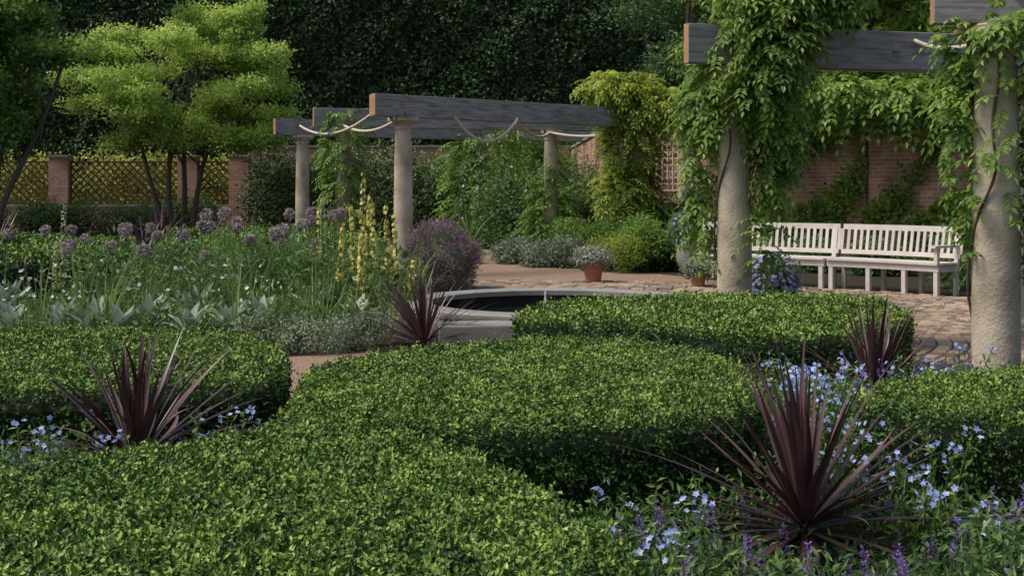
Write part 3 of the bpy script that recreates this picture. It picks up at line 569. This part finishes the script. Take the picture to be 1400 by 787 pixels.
o=ye.build('verbascum_flowers',M_yellow); st.build('verbascum_stems',M_grass,True,o); ylf.build('verbascum_leaves',M_grass,False,o)
wf=Soup(); st=Soup()
for x,y,z in [(-4.55,13.0,1.22),(-1.95,13.2,1.3),(-4.7,13.2,.9)]:
    tip=stems(st,x,y,0,z,.008,.05,.5); spikes(wf,[(x,y,z*.45)],z*.55,.03,150,.028)
o=wf.build('foxglove_spikes',leafmat('pale_green_petal',[(.26,.32,.14),(.48,.52,.28),(.62,.65,.46)],.3,.6)); st.build('foxglove_stems',M_grass,True,o)
wf=Soup(); C=samp(np.array([(-6,11.3),(-3.6,11.3),(-2.4,11.8),(-2.5,13.5),(-6,13.5)]),130); flowers(wf,np.column_stack([C,rng.uniform(.35,.72,130)]),.025); wf.build('white_flowers',M_white)
pf=Soup(); C=samp(np.array(bedC),110); flowers(pf,np.column_stack([C,rng.uniform(.35,.75,110)]),.016); C=samp(np.array([(-1.2,30),(1.5,30),(1.5,27),(-1.2,28)]),50); flowers(pf,np.column_stack([C,rng.uniform(.6,1.9,50)]),.04); pf.build('violet_flowers',M_violet)
s=Soup(); E=[(-1.02,17.9,.42,.50,.45,.50)]; cloud(s,E,1500,7,.045,.010,.4,.5,.5); P,O=cloud_pts(E,1000,.85); s2=Soup(); s2.sprigs(P,norm(O+[0,0,.8]),8,.07,.012,np.clip(.6+rng.normal(size=len(P))*.2,0,1),.5,.03)
o=s.build('purple_smoke_bush',M_grey); s2.build('flower_haze',M_catmint,False,o)
# ------------------------------------------------------------------ pots
def pot(name,x,y,r,h,mat,pm,er,eh,fm=None,urn=False,leaf=(.05,.018),nl=500,nf=50,fr=.02):
    s=Soup()
    if urn: pr=[(.001,0),(r*.55,0),(r*.6,.04),(r*.5,.07),(r*.85,h*.35),(r,h*.6),(r*.96,h*.82),(r*.9,h*.88),(r*1.06,h*.92),(r*1.08,h),(r*.92,h),(r*.9,h*.9),(.001,h*.9)]
    else: pr=[(.001,0),(r*.68,0),(r*.9,h*.78),(r*.92,h*.79),(r*1.0,h*.8),(r*1.03,h),(r*.9,h),(r*.88,h*.9),(.001,h*.88)]
    s.lathe(pr,(x,y,.024),28); o=s.build(name,mat,True); o.modifiers.new('e','EDGE_SPLIT').split_angle=R(45)
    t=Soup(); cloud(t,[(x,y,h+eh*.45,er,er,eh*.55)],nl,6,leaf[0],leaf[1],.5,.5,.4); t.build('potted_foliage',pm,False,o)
    if fm:
        t=Soup(); u=runit(nf*2); P=np.array([x,y,h+eh*.47])+u*np.array([er*1.12,er*1.12,eh*.62])*(.95+.15*rng.random((len(u),1))); k=P[:,2]>h+.02; P=P[k];O=u[k]
        flowers(t,P,fr,5,norm(O+[0,0,.4])); t.build('potted_flowers',fm,False,o)
pot('terracotta_pot',1.22,19.2,.165,.27,M_terra,M_grey,.27,.25,M_allium,nf=150)
pot('terracotta_pot',2.66,18.3,.13,.2,M_terra,M_grey,.17,.2,M_allium,nf=90)
pot('terracotta_pot',2.98,17.9,.13,.2,M_terra,M_grey,.17,.2,M_allium,nf=90)
pot('stone_urn',2.86,20.0,.30,.52,M_urn,M_mid,.36,.5,M_violet,True,(.08,.035),nf=60,fr=.03)
pot('terracotta_pot',2.54,12.5,.17,.28,M_terra,M_mid,.24,.48,M_violet,leaf=(.05,.025),nl=450,nf=230,fr=.027)
# ------------------------------------------------------------------ light, camera
w=bpy.data.worlds.new('World'); scene.world=w; w.use_nodes=True; nt=w.node_tree
sky=nt.nodes.new('ShaderNodeTexSky'); sky.sky_type='NISHITA'; sky.sun_disc=False
sd=norm(np.array([-.62,-.12,1.0])); el=math.asin(sd[2]); sky.sun_elevation=el; sky.sun_rotation=math.atan2(sd[0],sd[1])
sky.air_density=1.0; sky.dust_density=3; sky.ozone_density=.6
bg=nt.nodes['Background']; nt.links.new(sky.outputs[0],bg.inputs[0]); bg.inputs[1].default_value=.15
L=bpy.data.lights.new('sun','SUN'); L.energy=3.4; L.angle=R(20); L.color=(1,.935,.83)
lo=bpy.data.objects.new('sun',L); scene.collection.objects.link(lo)
lo.rotation_euler=Vector(sd).to_track_quat('Z','Y').to_euler()
cam=bpy.data.cameras.new('camera'); co=bpy.data.objects.new('camera',cam); scene.collection.objects.link(co)
co.location=(0,0,1.5); co.rotation_euler=(R(90),0,0); cam.sensor_width=36; cam.lens=45; cam.shift_y=-.1025; cam.clip_end=900
scene.camera=co
scene.view_settings.view_transform='Standard'; scene.view_settings.look='None'; scene.view_settings.exposure=0
